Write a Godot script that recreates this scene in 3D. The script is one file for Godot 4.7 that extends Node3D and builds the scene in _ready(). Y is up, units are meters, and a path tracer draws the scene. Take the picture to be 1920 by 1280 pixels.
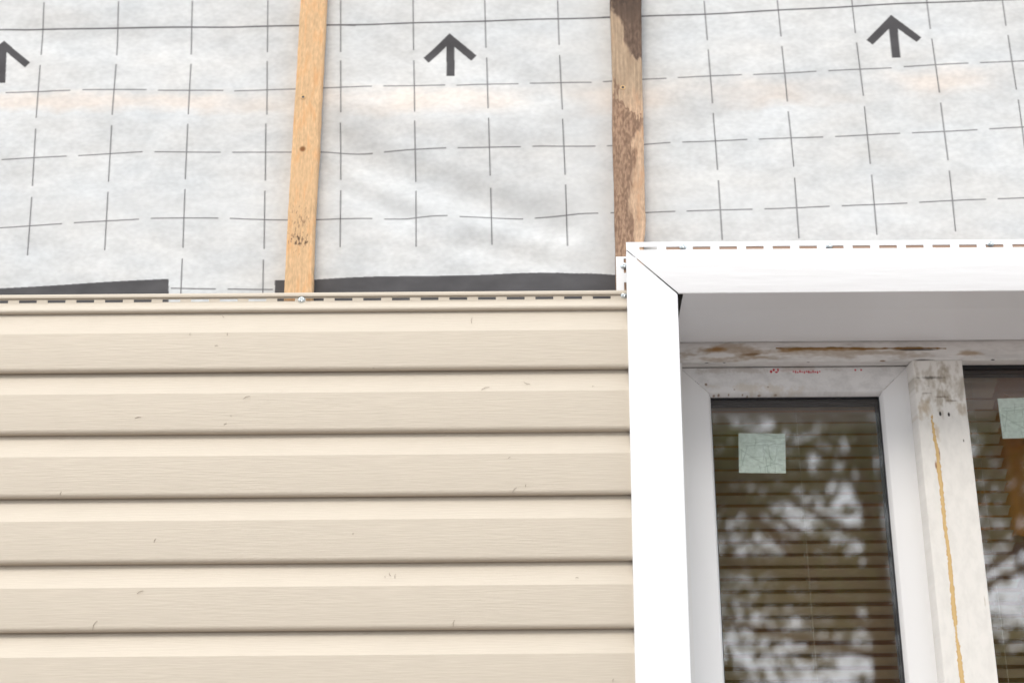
extends Node3D
# A half-clad house wall seen from below: white membrane with battens, beige lap siding, white window casing, window with a blind.
# The facade lies in the plane z = 0, the camera looks up at it from z = 2.63.

const FOCAL := 3720.0          # in pixels of the 1920 x 1280 photograph
const EYE := Vector3(0, 1.6, 2.63)
var view := Basis()

# ---------------------------------------------------------------- mesh building
class Shape:
	var v := PackedVector3Array()
	var n := PackedVector3Array()
	var t := PackedVector2Array()
	var i := PackedInt32Array()
	var lean := 0.0            # x grows by lean * (y - 3.0): things that are not quite plumb
	func _p(a: Vector3) -> Vector3:
		return Vector3(a.x + lean * (a.y - 3.0), a.y, a.z)
	func quad4(p: Array, nn: Array, uu: Array) -> void:
		var s := v.size()
		for k in 4:
			v.append(_p(p[k])); n.append(nn[k]); t.append(uu[k])
		var mid: Vector3 = nn[0] + nn[1] + nn[2] + nn[3]
		var g: Vector3 = (p[2] - p[0]).cross(p[3] - p[1])
		if g.dot(mid) < 0.0:
			i.append_array([s, s + 1, s + 2, s, s + 2, s + 3])
		else:
			i.append_array([s, s + 2, s + 1, s, s + 3, s + 2])
	func quad(a: Vector3, b: Vector3, c: Vector3, d: Vector3, nn: Vector3, uu = null) -> void:
		var u = uu if uu != null else [Vector2(a.x + a.z, a.y), Vector2(b.x + b.z, b.y), Vector2(c.x + c.z, c.y), Vector2(d.x + d.z, d.y)]
		quad4([a, b, c, d], [nn, nn, nn, nn], u)
	func tri(a: Vector3, b: Vector3, c: Vector3, na: Vector3, nb: Vector3, nc: Vector3) -> void:
		var s := v.size()
		for k in [[a, na], [b, nb], [c, nc]]:
			v.append(_p(k[0])); n.append(k[1]); t.append(Vector2(k[0].x, k[0].y))
		if (b - a).cross(c - a).dot(na + nb + nc) < 0.0:
			i.append_array([s, s + 1, s + 2])
		else:
			i.append_array([s, s + 2, s + 1])
	func box(a: Vector3, b: Vector3) -> void:
		var x0 := a.x; var y0 := a.y; var z0 := a.z; var x1 := b.x; var y1 := b.y; var z1 := b.z
		quad(Vector3(x0, y0, z1), Vector3(x1, y0, z1), Vector3(x1, y1, z1), Vector3(x0, y1, z1), Vector3(0, 0, 1))
		quad(Vector3(x0, y0, z0), Vector3(x1, y0, z0), Vector3(x1, y1, z0), Vector3(x0, y1, z0), Vector3(0, 0, -1))
		quad(Vector3(x0, y0, z0), Vector3(x0, y0, z1), Vector3(x0, y1, z1), Vector3(x0, y1, z0), Vector3(-1, 0, 0))
		quad(Vector3(x1, y0, z0), Vector3(x1, y0, z1), Vector3(x1, y1, z1), Vector3(x1, y1, z0), Vector3(1, 0, 0))
		quad(Vector3(x0, y1, z0), Vector3(x1, y1, z0), Vector3(x1, y1, z1), Vector3(x0, y1, z1), Vector3(0, 1, 0), [Vector2(x0, z0), Vector2(x1, z0), Vector2(x1, z1), Vector2(x0, z1)])
		quad(Vector3(x0, y0, z0), Vector3(x1, y0, z0), Vector3(x1, y0, z1), Vector3(x0, y0, z1), Vector3(0, -1, 0), [Vector2(x0, z0), Vector2(x1, z0), Vector2(x1, z1), Vector2(x0, z1)])
	# a profile (p.x along yv, p.y along zv) drawn along ax from s0 to s1; m0, m1 cut the ends at an angle. side = 1: normals to the left of the profile's run
	func sweep(prof: Array, o: Vector3, ax: Vector3, yv: Vector3, zv: Vector3, s0: float, s1: float, side := 1.0, m0 := 0.0, m1 := 0.0, steps := 1, wob := 0.0, crease := 0.74) -> void:
		var seg := []
		for k in prof.size() - 1:
			var d: Vector2 = (prof[k + 1] - prof[k]).normalized()
			seg.append(Vector2(-d.y, d.x) * side)
		var arc := 0.0
		for k in prof.size() - 1:
			var p: Vector2 = prof[k]; var q: Vector2 = prof[k + 1]
			var np: Vector2 = seg[k]; var nq: Vector2 = seg[k]
			if k > 0 and seg[k - 1].dot(seg[k]) > crease: np = (seg[k - 1] + seg[k]).normalized()
			if k < seg.size() - 1 and seg[k + 1].dot(seg[k]) > crease: nq = (seg[k + 1] + seg[k]).normalized()
			var n0 := yv * np.x + zv * np.y
			var n1 := yv * nq.x + zv * nq.y
			var arc2 := arc + p.distance_to(q)
			for j in steps:
				var fa := float(j) / steps; var fb := float(j + 1) / steps
				var pa := lerpf(s0 + m0 * p.x, s1 + m1 * p.x, fa); var pb := lerpf(s0 + m0 * p.x, s1 + m1 * p.x, fb)
				var qa := lerpf(s0 + m0 * q.x, s1 + m1 * q.x, fa); var qb := lerpf(s0 + m0 * q.x, s1 + m1 * q.x, fb)
				var wa := zv * wob * (sin(pa * 5.1 + o.y * 31.0) + 0.6 * sin(pa * 11.3 + o.y * 17.0)); var wb := zv * wob * (sin(pb * 5.1 + o.y * 31.0) + 0.6 * sin(pb * 11.3 + o.y * 17.0))
				var ya := yv * wob * 0.5 * (sin(pa * 3.7 + o.y * 13.0)); var yb := yv * wob * 0.5 * (sin(pb * 3.7 + o.y * 13.0))
				quad4([o + ax * pa + yv * p.x + zv * p.y + wa + ya, o + ax * pb + yv * p.x + zv * p.y + wb + yb, o + ax * qb + yv * q.x + zv * q.y + wb + yb, o + ax * qa + yv * q.x + zv * q.y + wa + ya],
					[n0, n0, n1, n1], [Vector2(pa, arc), Vector2(pb, arc), Vector2(qb, arc2), Vector2(qa, arc2)])
			arc = arc2
	# a strip along ax (s0..s1), across yv (t0..t1), with slots between ta and tb; its front lies at o, its back "thick" behind along -zv
	func slotted(o: Vector3, ax: Vector3, yv: Vector3, zv: Vector3, s0: float, s1: float, t0: float, t1: float, ta: float, tb: float, slots: Array, thick: float) -> void:
		var pt := func(s: float, q: float, w: float) -> Vector3: return o + ax * s + yv * q - zv * w
		var cells := [[s0, s1, t0, ta], [s0, s1, tb, t1]]
		var from := s0
		for sl in slots:
			if sl[0] > from: cells.append([from, sl[0], ta, tb])
			from = sl[1]
		if from < s1: cells.append([from, s1, ta, tb])
		for c in cells:
			quad(pt.call(c[0], c[2], 0.0), pt.call(c[1], c[2], 0.0), pt.call(c[1], c[3], 0.0), pt.call(c[0], c[3], 0.0), zv)
			quad(pt.call(c[0], c[2], thick), pt.call(c[1], c[2], thick), pt.call(c[1], c[3], thick), pt.call(c[0], c[3], thick), -zv)
		for sl in slots:
			quad(pt.call(sl[0], ta, 0.0), pt.call(sl[1], ta, 0.0), pt.call(sl[1], ta, thick), pt.call(sl[0], ta, thick), yv)
			quad(pt.call(sl[0], tb, 0.0), pt.call(sl[1], tb, 0.0), pt.call(sl[1], tb, thick), pt.call(sl[0], tb, thick), -yv)
			quad(pt.call(sl[0], ta, 0.0), pt.call(sl[0], tb, 0.0), pt.call(sl[0], tb, thick), pt.call(sl[0], ta, thick), ax)
			quad(pt.call(sl[1], ta, 0.0), pt.call(sl[1], tb, 0.0), pt.call(sl[1], tb, thick), pt.call(sl[1], ta, thick), -ax)
		quad(pt.call(s0, t0, 0.0), pt.call(s1, t0, 0.0), pt.call(s1, t0, thick), pt.call(s0, t0, thick), -yv)
		quad(pt.call(s0, t1, 0.0), pt.call(s1, t1, 0.0), pt.call(s1, t1, thick), pt.call(s0, t1, thick), yv)
		quad(pt.call(s0, t0, 0.0), pt.call(s0, t1, 0.0), pt.call(s0, t1, thick), pt.call(s0, t0, thick), -ax)
		quad(pt.call(s1, t0, 0.0), pt.call(s1, t1, 0.0), pt.call(s1, t1, thick), pt.call(s1, t0, thick), ax)
	# a tube through points with a radius at each
	func tube(pts: Array, rad: Array, sides := 6) -> void:
		var rings := []
		for k in pts.size():
			var d: Vector3 = (pts[mini(k + 1, pts.size() - 1)] - pts[maxi(k - 1, 0)]).normalized()
			var a := d.cross(Vector3(0.3, 0.2, 0.93) if absf(d.z) < 0.9 else Vector3.RIGHT).normalized()
			var b := d.cross(a)
			var ring := []
			for j in sides:
				var w := TAU * j / sides
				ring.append(a * cos(w) + b * sin(w))
			rings.append(ring)
		for k in pts.size() - 1:
			for j in sides:
				var j2 := (j + 1) % sides
				quad4([pts[k] + rings[k][j] * rad[k], pts[k] + rings[k][j2] * rad[k], pts[k + 1] + rings[k + 1][j2] * rad[k + 1], pts[k + 1] + rings[k + 1][j] * rad[k + 1]],
					[rings[k][j], rings[k][j2], rings[k + 1][j2], rings[k + 1][j]], [Vector2(float(j) / sides, k), Vector2(float(j + 1) / sides, k), Vector2(float(j + 1) / sides, k + 1), Vector2(float(j) / sides, k + 1)])
	func commit() -> ArrayMesh:
		var a := []
		a.resize(Mesh.ARRAY_MAX)
		a[Mesh.ARRAY_VERTEX] = v; a[Mesh.ARRAY_NORMAL] = n; a[Mesh.ARRAY_TEX_UV] = t; a[Mesh.ARRAY_INDEX] = i
		var m := ArrayMesh.new()
		m.add_surface_from_arrays(Mesh.PRIMITIVE_TRIANGLES, a)
		return m

# ---------------------------------------------------------------- nodes and materials
func part(called: String, mesh, material: Material, parent: Node = self) -> MeshInstance3D:
	var o := MeshInstance3D.new()
	o.name = called
	o.mesh = mesh.commit() if mesh is Shape else mesh
	o.material_override = material
	parent.add_child(o, true)
	return o

func thing(called: String, label: String, category: String, group := "") -> Node3D:
	var o := Node3D.new()
	o.name = called
	add_child(o, true)
	tag(o, label, category, group)
	return o

func tag(o: Node, label: String, category: String, group := "") -> void:
	o.set_meta("label", label); o.set_meta("category", category)
	if group: o.set_meta("group", group)

func structure(called: String, mesh, material: Material) -> MeshInstance3D:
	var o := part(called, mesh, material)
	o.set_meta("kind", "structure")
	return o

func mat(r: float, g: float, b: float, rough := 0.6, spec := 0.5) -> StandardMaterial3D:
	var m := StandardMaterial3D.new()
	m.albedo_color = Color(r, g, b).linear_to_srgb()
	m.roughness = rough
	m.metallic_specular = spec
	return m

func noise_bytes(w: int, h: int, freq: float, noise_seed: int, octaves := 4, sx := 1.0, sy := 1.0, kind := FastNoiseLite.TYPE_SIMPLEX_SMOOTH) -> PackedByteArray:
	# noise stretched sx times along x and sy times along y
	var f := FastNoiseLite.new()
	f.noise_type = kind; f.seed = noise_seed; f.frequency = freq; f.fractal_octaves = octaves
	var im := f.get_seamless_image(maxi(8, int(w / sx)), maxi(8, int(h / sy)))
	im.convert(Image.FORMAT_L8)
	if sx != 1.0 or sy != 1.0: im.resize(w, h, Image.INTERPOLATE_CUBIC)
	return im.get_data()

func texture(im: Image) -> ImageTexture:
	return ImageTexture.create_from_image(im)

# a pixel of the photograph carried to the plane of depth z that it lies on
func at(u: float, v: float, z: float) -> Vector3:
	var d := view * Vector3((u - 960.0) / FOCAL, -(v - 640.0) / FOCAL, -1.0)
	return EYE + d * ((z - EYE.z) / d.z)

func _ready() -> void:
	camera_and_light()
	ground_and_trees()
	house()
	membrane()
	battens()
	siding()
	casing()
	window()
	blind()

func camera_and_light() -> void:
	view = Basis(Vector3.RIGHT, deg_to_rad(27.0)) * Basis(Vector3.BACK, -0.0075)
	var cam := Camera3D.new()
	cam.name = "camera"
	cam.transform = Transform3D(view, EYE)
	cam.far = 400.0
	var lens := CameraAttributesPhysical.new()
	lens.frustum_focal_length = 50.0
	lens.exposure_aperture = 2.8
	lens.frustum_focus_distance = 2.92
	cam.attributes = lens
	cam.fov = rad_to_deg(2.0 * atan(640.0 / FOCAL))
	add_child(cam)
	cam.current = true
	var sky_look := ProceduralSkyMaterial.new()
	sky_look.sky_top_color = Color(0.84, 0.86, 0.89)
	sky_look.sky_horizon_color = Color(0.82, 0.83, 0.84)
	sky_look.sky_curve = 0.15
	sky_look.sky_energy_multiplier = 1.45
	sky_look.ground_bottom_color = Color(0.35, 0.35, 0.33)
	sky_look.ground_horizon_color = Color(0.6, 0.6, 0.58)
	sky_look.sun_angle_max = 1.0
	var sky := Sky.new()
	sky.sky_material = sky_look
	var env := Environment.new()
	env.background_mode = Environment.BG_SKY
	env.sky = sky
	env.tonemap_mode = Environment.TONE_MAPPER_LINEAR
	env.tonemap_exposure = 1.47
	env.sdfgi_enabled = true; env.ssao_enabled = true; env.ssil_enabled = true
	var we := WorldEnvironment.new()
	we.name = "environment"
	we.environment = env
	add_child(we)
	var sun := DirectionalLight3D.new()
	sun.name = "sun"
	sun.light_energy = 0.4
	sun.light_angular_distance = 22.0
	sun.light_color = Color(1.0, 0.965, 0.92)
	sun.shadow_enabled = true
	sun.rotation_degrees = Vector3(-44, -14, 0)
	add_child(sun)

# ---------------------------------------------------------------- ground and trees: some mirrored in the panes, some added to cut low sky
func ground_and_trees() -> void:
	var g := Shape.new()
	g.quad(Vector3(-150, 0, -150), Vector3(150, 0, -150), Vector3(150, 0, 150), Vector3(-150, 0, 150), Vector3.UP, [Vector2(0, 0), Vector2(100, 0), Vector2(100, 100), Vector2(0, 100)])
	var gm := mat(0.235, 0.20, 0.18, 0.95, 0.2)
	structure("ground", g, gm)
	var bark := mat(0.09, 0.07, 0.055, 0.9, 0.2)
	var leaf := mat(0.075, 0.10, 0.035, 0.55, 0.4)
	leaf.backlight_enabled = true
	leaf.backlight = Color(0.30, 0.36, 0.10)
	tree(Vector3(2.4, 0, 9.8), 11.2, 3.5, 12, bark, leaf, "broad leafy tree mirrored in the pane beside the white casing")
	tree(Vector3(6.2, 0, 11.6), 12.2, 3.5, 23, bark, leaf, "tall leafy tree mirrored in the pane right of the mullion")
	tree(Vector3(-3.6, 0, 12.4), 7.2, 2.6, 37, bark, leaf, "low rounded leafy tree standing opposite the beige siding", 9, 40)
	tree(Vector3(-9.5, 0, 11.0), 11.5, 3.4, 41, bark, leaf, "unseen tall leafy tree added farthest along from the window, opposite the siding", 8, 40)  # this one and the next are added to hold back low sky
	tree(Vector3(11.5, 0, 10.5), 11.0, 3.4, 53, bark, leaf, "unseen leafy tree added past the end of the window wall", 8, 40)

func tree(where: Vector3, height: float, radius: float, s: int, bark: Material, leaf: Material, label: String, clumps := 15, leaves := 62) -> void:
	var root := thing("leafy_tree", label, "tree", "trees opposite the house")
	root.position = where
	var rng := RandomNumberGenerator.new()
	rng.seed = s
	var tr := Shape.new()
	var pts := []; var rad := []
	for k in 9:
		var f := k / 8.0
		pts.append(Vector3(sin(f * 4.0 + s) * 0.18 * f, height * 0.86 * f, cos(f * 3.0 + s) * 0.15 * f)); rad.append(lerpf(0.19, 0.03, f))
	tr.tube(pts, rad, 9)
	var lf := Shape.new()
	for b in 56:
		var f := rng.randf_range(0.28, 0.97)
		var start := Vector3(sin(f * 4.0 + s) * 0.18 * f, height * 0.86 * f, cos(f * 3.0 + s) * 0.15 * f)
		var ang := rng.randf() * TAU
		var reach := radius * sqrt(maxf(0.08, 1.0 - pow((f - 0.55) / 0.52, 2.0))) * rng.randf_range(0.6, 1.05)
		var tip := start + Vector3(cos(ang) * reach, reach * rng.randf_range(0.1, 0.55), sin(ang) * reach)
		var mid := start.lerp(tip, 0.5) + Vector3(rng.randfn(0, 0.1), 0.12, rng.randfn(0, 0.1))
		tr.tube([start, mid, tip], [lerpf(0.06, 0.025, f), 0.022, 0.006], 5)
		for c in clumps:
			var along := rng.randf_range(0.35, 1.05)
			var hub := (start.lerp(mid, along * 2.0) if along < 0.5 else mid.lerp(tip, along * 2.0 - 1.0)) + Vector3(rng.randfn(0, 0.22), rng.randfn(0, 0.2), rng.randfn(0, 0.22))
			var twig := hub + Vector3(rng.randfn(0, 0.18), rng.randfn(-0.05, 0.12), rng.randfn(0, 0.18))
			tr.tube([mid.lerp(tip, clampf(along * 2.0 - 1.0, 0.0, 1.0)), hub, twig], [0.008, 0.005, 0.002], 3)
			for l in leaves:
				var p := hub + Vector3(rng.randfn(0, 0.14), rng.randfn(0, 0.11), rng.randfn(0, 0.14))
				var n := Vector3(rng.randfn(0, 0.7), 0.8, rng.randfn(0, 0.7)).normalized()
				var d := n.cross(Vector3(rng.randfn(), rng.randfn(), rng.randfn())).normalized()
				var w := n.cross(d)
				var L := rng.randf_range(0.055, 0.105)
				lf.quad(p - d * L * 0.5, p + w * L * 0.32 + n * L * 0.08, p + d * L * 0.6 - n * L * 0.1, p - w * L * 0.32 + n * L * 0.08, n)
	part("trunk", tr, bark, root)
	part("crown", lf, leaf, root)

# ---------------------------------------------------------------- wall and room
const WX0 := 0.20
const WX1 := 1.62
const WY0 := 1.55
const WY1 := 3.05

func house() -> void:
	var m := mat(0.30, 0.29, 0.27, 0.9, 0.2)
	var t := thing("house_wall", "grey masonry wall hidden behind the white membrane and the beige siding", "wall")
	var zf := -0.075; var zb := -0.36
	var slabs := [[-3.4, WX0, 0.0, 4.6], [WX1, 4.0, 0.0, 4.6], [WX0, WX1, 0.0, WY0], [WX0, WX1, WY1, 4.6]]
	var s := Shape.new()
	for b in slabs:
		s.box(Vector3(b[0], b[2], zb), Vector3(b[1], b[3], zf))
	part("masonry", s, m, t)
	var plaster := mat(0.42, 0.37, 0.28, 0.85, 0.2)
	var r := Shape.new()
	r.box(Vector3(-1.6, 0.5, -3.66), Vector3(3.2, 3.13, -3.6)); structure("room_wall_back", r, plaster)
	r = Shape.new(); r.box(Vector3(-1.66, 0.5, -3.6), Vector3(-1.6, 3.13, -0.361)); structure("room_wall_left", r, plaster)
	r = Shape.new(); r.box(Vector3(3.2, 0.5, -3.6), Vector3(3.26, 3.13, -2.3)); r.box(Vector3(3.2, 0.5, -0.9), Vector3(3.26, 3.13, -0.361)); r.box(Vector3(3.2, 0.5, -2.3), Vector3(3.26, 1.3, -0.9)); r.box(Vector3(3.2, 2.8, -2.3), Vector3(3.26, 3.13, -0.9)); structure("room_wall_right", r, plaster)  # opening added in this wall to let daylight onto the ceiling
	r = Shape.new(); r.box(Vector3(-1.6, 0.44, -3.6), Vector3(3.2, 0.5, -0.361)); structure("room_floor", r, mat(0.25, 0.15, 0.07, 0.5))
	r = Shape.new(); r.box(Vector3(-1.66, 3.13, -3.66), Vector3(3.26, 3.19, -0.361))
	var ceiling := structure("room_ceiling", r, plaster)
	var pine := [mat(0.60, 0.28, 0.07, 0.45), mat(0.53, 0.23, 0.055, 0.45), mat(0.64, 0.33, 0.09, 0.45)]
	var plank := Shape.new()
	plank.sweep([Vector2(-0.046, 0.0), Vector2(-0.042, -0.012), Vector2(0.042, -0.012), Vector2(0.046, 0.0)], Vector3.ZERO, Vector3.RIGHT, Vector3.BACK, Vector3.UP, -1.59, 3.19, -1.0)
	var pm := plank.commit()
	for k in 34:
		var o := part("plank", pm, pine[(k * 7 + k / 3) % 3], ceiling)
		o.position = Vector3(0, 3.129, -0.42 - 0.0935 * k)

# ---------------------------------------------------------------- membrane with its print
const MX0 := -1.4
const MX1 := 1.4
const MY0 := 2.62
const MY1 := 3.90
const MZ := -0.0455
const TW := 2048
const TH := 1024
var ink := PackedByteArray()

func tx(p: Vector3) -> Vector2:
	return Vector2((p.x - MX0) / (MX1 - MX0) * TW, (MY1 - p.y) / (MY1 - MY0) * TH)

func stroke(a: Vector3, b: Vector3, width: float, dark: float) -> void:
	# a printed line "width" metres wide, drawn into the ink map
	var pa := tx(a); var pb := tx(b)
	var sx := (MX1 - MX0) / TW; var sy := (MY1 - MY0) / TH
	for y in range(maxi(0, int(minf(pa.y, pb.y)) - 3), mini(TH - 1, int(maxf(pa.y, pb.y)) + 3) + 1):
		for x in range(maxi(0, int(minf(pa.x, pb.x)) - 3), mini(TW - 1, int(maxf(pa.x, pb.x)) + 3) + 1):
			var q := Vector2((x + 0.5) * sx, (y + 0.5) * sy)
			var c := Geometry2D.get_closest_point_to_segment(q, Vector2(pa.x * sx, pa.y * sy), Vector2(pb.x * sx, pb.y * sy))
			var cover := clampf((width * 0.5 - q.distance_to(c)) / sx + 0.5, 0.0, 1.0)
			ink[y * TW + x] = maxi(ink[y * TW + x], int(255.0 * cover * dark))

func blot(poly: Array, dark: float) -> void:
	var pts := PackedVector2Array()
	for p in poly: pts.append(tx(p))
	var lo := pts[0]; var hi := pts[0]
	for p in pts:
		lo = Vector2(minf(lo.x, p.x), minf(lo.y, p.y)); hi = Vector2(maxf(hi.x, p.x), maxf(hi.y, p.y))
	for y in range(maxi(0, int(lo.y)), mini(TH - 1, int(hi.y) + 1) + 1):
		for x in range(maxi(0, int(lo.x)), mini(TW - 1, int(hi.x) + 1) + 1):
			var hits := 0
			for s in [Vector2(0.25, 0.25), Vector2(0.75, 0.25), Vector2(0.25, 0.75), Vector2(0.75, 0.75)]:
				if Geometry2D.is_point_in_polygon(Vector2(x, y) + s, pts): hits += 1
			if hits: ink[y * TW + x] = maxi(ink[y * TW + x], int(255.0 * dark * hits / 4.0))

func zoomed(k: float, ox: float, oy: float, list: Array) -> Array:
	# traced points, given in enlarged crops of the photograph, carried to the membrane
	var out := []
	for p in list: out.append(at(ox + p[0] * k, oy + p[1] * k, MZ))
	return out

func billow(x: float, y: float) -> float:
	# how far the sheet stands off the wall between the battens
	var z := 0.0
	var a := at(625, 275, MZ); var b := at(1050, 425, MZ)
	var crease := func(p: Vector3, q: Vector3, depth: float, wide: float) -> float:
		var c := Geometry2D.get_closest_point_to_segment(Vector2(x, y), Vector2(p.x, p.y), Vector2(q.x, q.y))
		var d := Vector2(x, y).distance_to(c)
		return -depth * exp(-d * d / (wide * wide))
	z += crease.call(a, b, 0.0105, 0.032)
	z += crease.call(at(600, 330, MZ), at(760, 400, MZ), 0.006, 0.024)
	z += crease.call(at(880, 455, MZ), at(1080, 500, MZ), 0.006, 0.024)
	z += crease.call(at(640, 200, MZ), at(1000, 240, MZ), -0.006, 0.035)
	z += crease.call(at(820, 95, MZ), at(1120, 190, MZ), 0.004, 0.03)
	z += crease.call(at(1230, 235, MZ), at(1500, 190, MZ), 0.004, 0.035)
	z += crease.call(at(60, 60, MZ), at(420, 90, MZ), 0.004, 0.035)
	z += 0.0016 * sin(x * 9.0 + y * 4.0) + 0.0011 * sin(x * 5.0 - y * 13.0 + 1.0) + 0.0006 * sin(x * 31.0 + y * 23.0)
	var near := 1.0
	for bx in [-0.345, 0.185]:
		near = minf(near, clampf((absf(x - bx) - 0.03) / 0.09, 0.0, 1.0))
	return z * smoothstep(0.0, 1.0, near) - 0.001

func membrane() -> void:
	ink.resize(TW * TH); ink.fill(0)
	var Z1 := [640.0 / 1365.0, 0.0, 0.0]
	var Z2 := [660.0 / 1408.0, 560.0, 0.0]
	var Z3 := [790.0 / 1920.0, 1130.0, 0.0]
	var thin := 0.0015
	var lines := [
		[Z1, [[0, 118], [470, 110], [1190, 101], [1365, 97]]], [Z2, [[110, 98], [745, 83], [1250, 68]]], [Z3, [[0, 77], [180, 72], [470, 60], [800, 45], [1140, 30], [1480, 14], [1820, 0], [2100, -12]]],
		[Z1, [[-400, 124], [0, 118]]], [Z1, [[1365, 97], [1420, 97]]],
	]
	for l in lines:
		var p := zoomed(l[0][0], l[0][1], l[0][2], l[1])
		for k in p.size() - 1: stroke(p[k], p[k + 1], 0.0024, 0.97)
	var dashes := [
		[Z1, [[22, 370, 278, 361], [330, 360, 582, 357], [632, 359, 890, 359], [937, 361, 1200, 354], [5, 635, 262, 622], [312, 620, 567, 607], [618, 607, 879, 607], [929, 607, 1190, 607], [-20, 908, 244, 894], [296, 891, 553, 877], [604, 874, 871, 874], [920, 874, 1170, 879], [684, 1153, 860, 1156], [911, 1156, 1088, 1156]]],
		[Z2, [[60, 352, 290, 342], [340, 341, 584, 339], [633, 341, 878, 331], [927, 328, 1170, 328], [1220, 325, 1290, 321], [50, 607, 292, 601], [342, 599, 588, 591], [638, 591, 887, 591], [937, 590, 1186, 583], [1236, 582, 1290, 580], [40, 879, 292, 869], [343, 869, 593, 858], [645, 861, 896, 861], [947, 858, 1197, 851], [1250, 850, 1300, 848]]],
		[Z3, [[150, 361, 290, 355], [345, 352, 633, 338], [690, 336, 973, 323], [1032, 321, 1317, 308], [1376, 303, 1666, 288], [1724, 285, 2010, 270], [150, 660, 308, 647], [366, 644, 660, 630], [716, 629, 1006, 618], [1064, 616, 1356, 605], [1414, 603, 1708, 590], [1766, 587, 2060, 572], [150, 969, 330, 961], [386, 960, 683, 949], [741, 947, 1035, 936], [1094, 934, 1389, 922], [1447, 919, 1746, 909], [1804, 907, 2100, 896]]],
		[Z1, [[175, 12, 163, 218], [159, 262, 142, 468], [140, 514, 127, 740], [124, 787, 107, 1017], [473, 8, 465, 218], [463, 258, 447, 458], [445, 502, 432, 724], [430, 768, 418, 1000], [768, 3, 762, 211], [762, 254, 751, 453], [749, 494, 740, 716], [739, 759, 731, 991], [728, 1037, 722, 1175], [1070, 0, 1068, 205], [1067, 244, 1067, 350], [1067, 350, 1066, 455], [1062, 494, 1060, 719], [1058, 763, 1055, 992], [1052, 1038, 1050, 1172]]],
		[Z2, [[167, 0, 167, 204], [167, 240, 168, 448], [166, 490, 167, 712], [167, 757, 165, 985], [457, 0, 459, 195], [460, 239, 464, 450], [464, 488, 467, 712], [468, 754, 469, 980], [744, 0, 749, 187], [752, 227, 758, 438], [760, 482, 766, 698], [768, 745, 773, 968], [1036, 0, 1042, 179], [1044, 223, 1055, 437], [1056, 478, 1066, 698], [1068, 740, 1076, 975]]],
		[Z3, [[464, 0, 478, 179], [482, 225, 502, 463], [506, 508, 525, 768], [529, 819, 546, 1090], [797, 0, 814, 163], [818, 210, 845, 450], [849, 498, 873, 753], [877, 806, 897, 1080], [1136, 0, 1153, 149], [1159, 195, 1190, 433], [1195, 484, 1223, 740], [1229, 793, 1252, 1066], [1477, 0, 1494, 133], [1501, 180, 1537, 418], [1543, 467, 1576, 727], [1582, 779, 1610, 1052], [1823, 0, 1840, 115], [1850, 160, 1888, 405], [1897, 454, 1930, 712], [1938, 765, 1968, 1040]]],
	]
	for d in dashes:
		for q in d[1]:
			var p := zoomed(d[0][0], d[0][1], d[0][2], [[q[0], q[1]], [q[2], q[3]]])
			stroke(p[0], p[1], thin, 0.9)
	# the same grid goes on past the picture
	for k in 9:
		var top := at(0, 0, MZ).y
		for r in 3:
			var y0 := top + 0.012 + r * 0.118
			stroke(Vector3(MX0 + 0.05 + k * 0.3, y0 + 0.1, 0), Vector3(MX0 + 0.15 + k * 0.3, y0 + 0.1, 0), thin, 0.9)
			stroke(Vector3(MX0 + 0.1 + k * 0.3, y0 + 0.02, 0), Vector3(MX0 + 0.1 + k * 0.3, y0 + 0.115, 0), thin, 0.9)
	for k in 4:
		for r in 6:
			for side in [-1.0, 1.0]:
				var x: float = (-0.93 - 0.12 * k) if side < 0 else (0.98 + 0.12 * k)
				var y: float = 3.05 + r * 0.121
				stroke(Vector3(x, y + 0.015, 0), Vector3(x, y + 0.108, 0), thin, 0.9)
				stroke(Vector3(x - 0.05, y + 0.06, 0), Vector3(x + 0.05, y + 0.06, 0), thin, 0.9)
	# three arrows and the dark bands along the lower edge
	blot(zoomed(Z2[0], Z2[1], 0, [[603, 131], [711, 217], [690, 237], [622, 182], [624, 302], [592, 302], [590, 180], [519, 246], [499, 226]]), 1.0)
	blot(zoomed(Z3[0], Z3[1], 0, [[1315, 71], [1453, 173], [1432, 193], [1345, 132], [1359, 262], [1321, 263], [1306, 132], [1232, 203], [1204, 182]]), 1.0)
	blot(zoomed(Z1[0], 0, 0, [[14, 162], [118, 250], [98, 269], [24, 207], [19, 330], [-14, 331], [-11, 208], [-82, 279], [-103, 258]]), 1.0)
	blot(zoomed(Z1[0], 0, 0, [[-700, 1190], [-300, 1168], [0, 1152], [300, 1135], [673, 1116], [673, 1330], [-700, 1330]]), 0.96)
	blot(zoomed(Z2[0], Z2[1], 0, [[-96, 1119], [60, 1117], [200, 1107], [320, 1102], [750, 1095], [980, 1084], [1040, 1083], [1265, 1098], [1500, 1105], [1500, 1330], [-96, 1330]]), 0.96)
	# colour: fibrous off-white with cloudy grain, a pinkish band where the roll is tinted, grey ink
	var fine := noise_bytes(TW, TH, 0.13, 5, 3, 1.4, 1.0)
	var cloud := noise_bytes(TW, TH, 0.032, 6, 5, 1.7, 1.0)
	var wide := noise_bytes(TW, TH, 0.006, 7, 3, 1.5, 1.0)
	var hue := noise_bytes(TW, TH, 0.012, 8, 3, 2.0, 1.0)
	var data := PackedByteArray()
	data.resize(TW * TH * 3)
	var band := PackedFloat32Array()
	var half := PackedFloat32Array()
	band.resize(TW); half.resize(TW)
	var knots := [[0, 172, 206], [300, 172, 208], [640, 166, 216], [900, 160, 212], [1200, 152, 214], [1500, 142, 190], [1920, 122, 170]]
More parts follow.
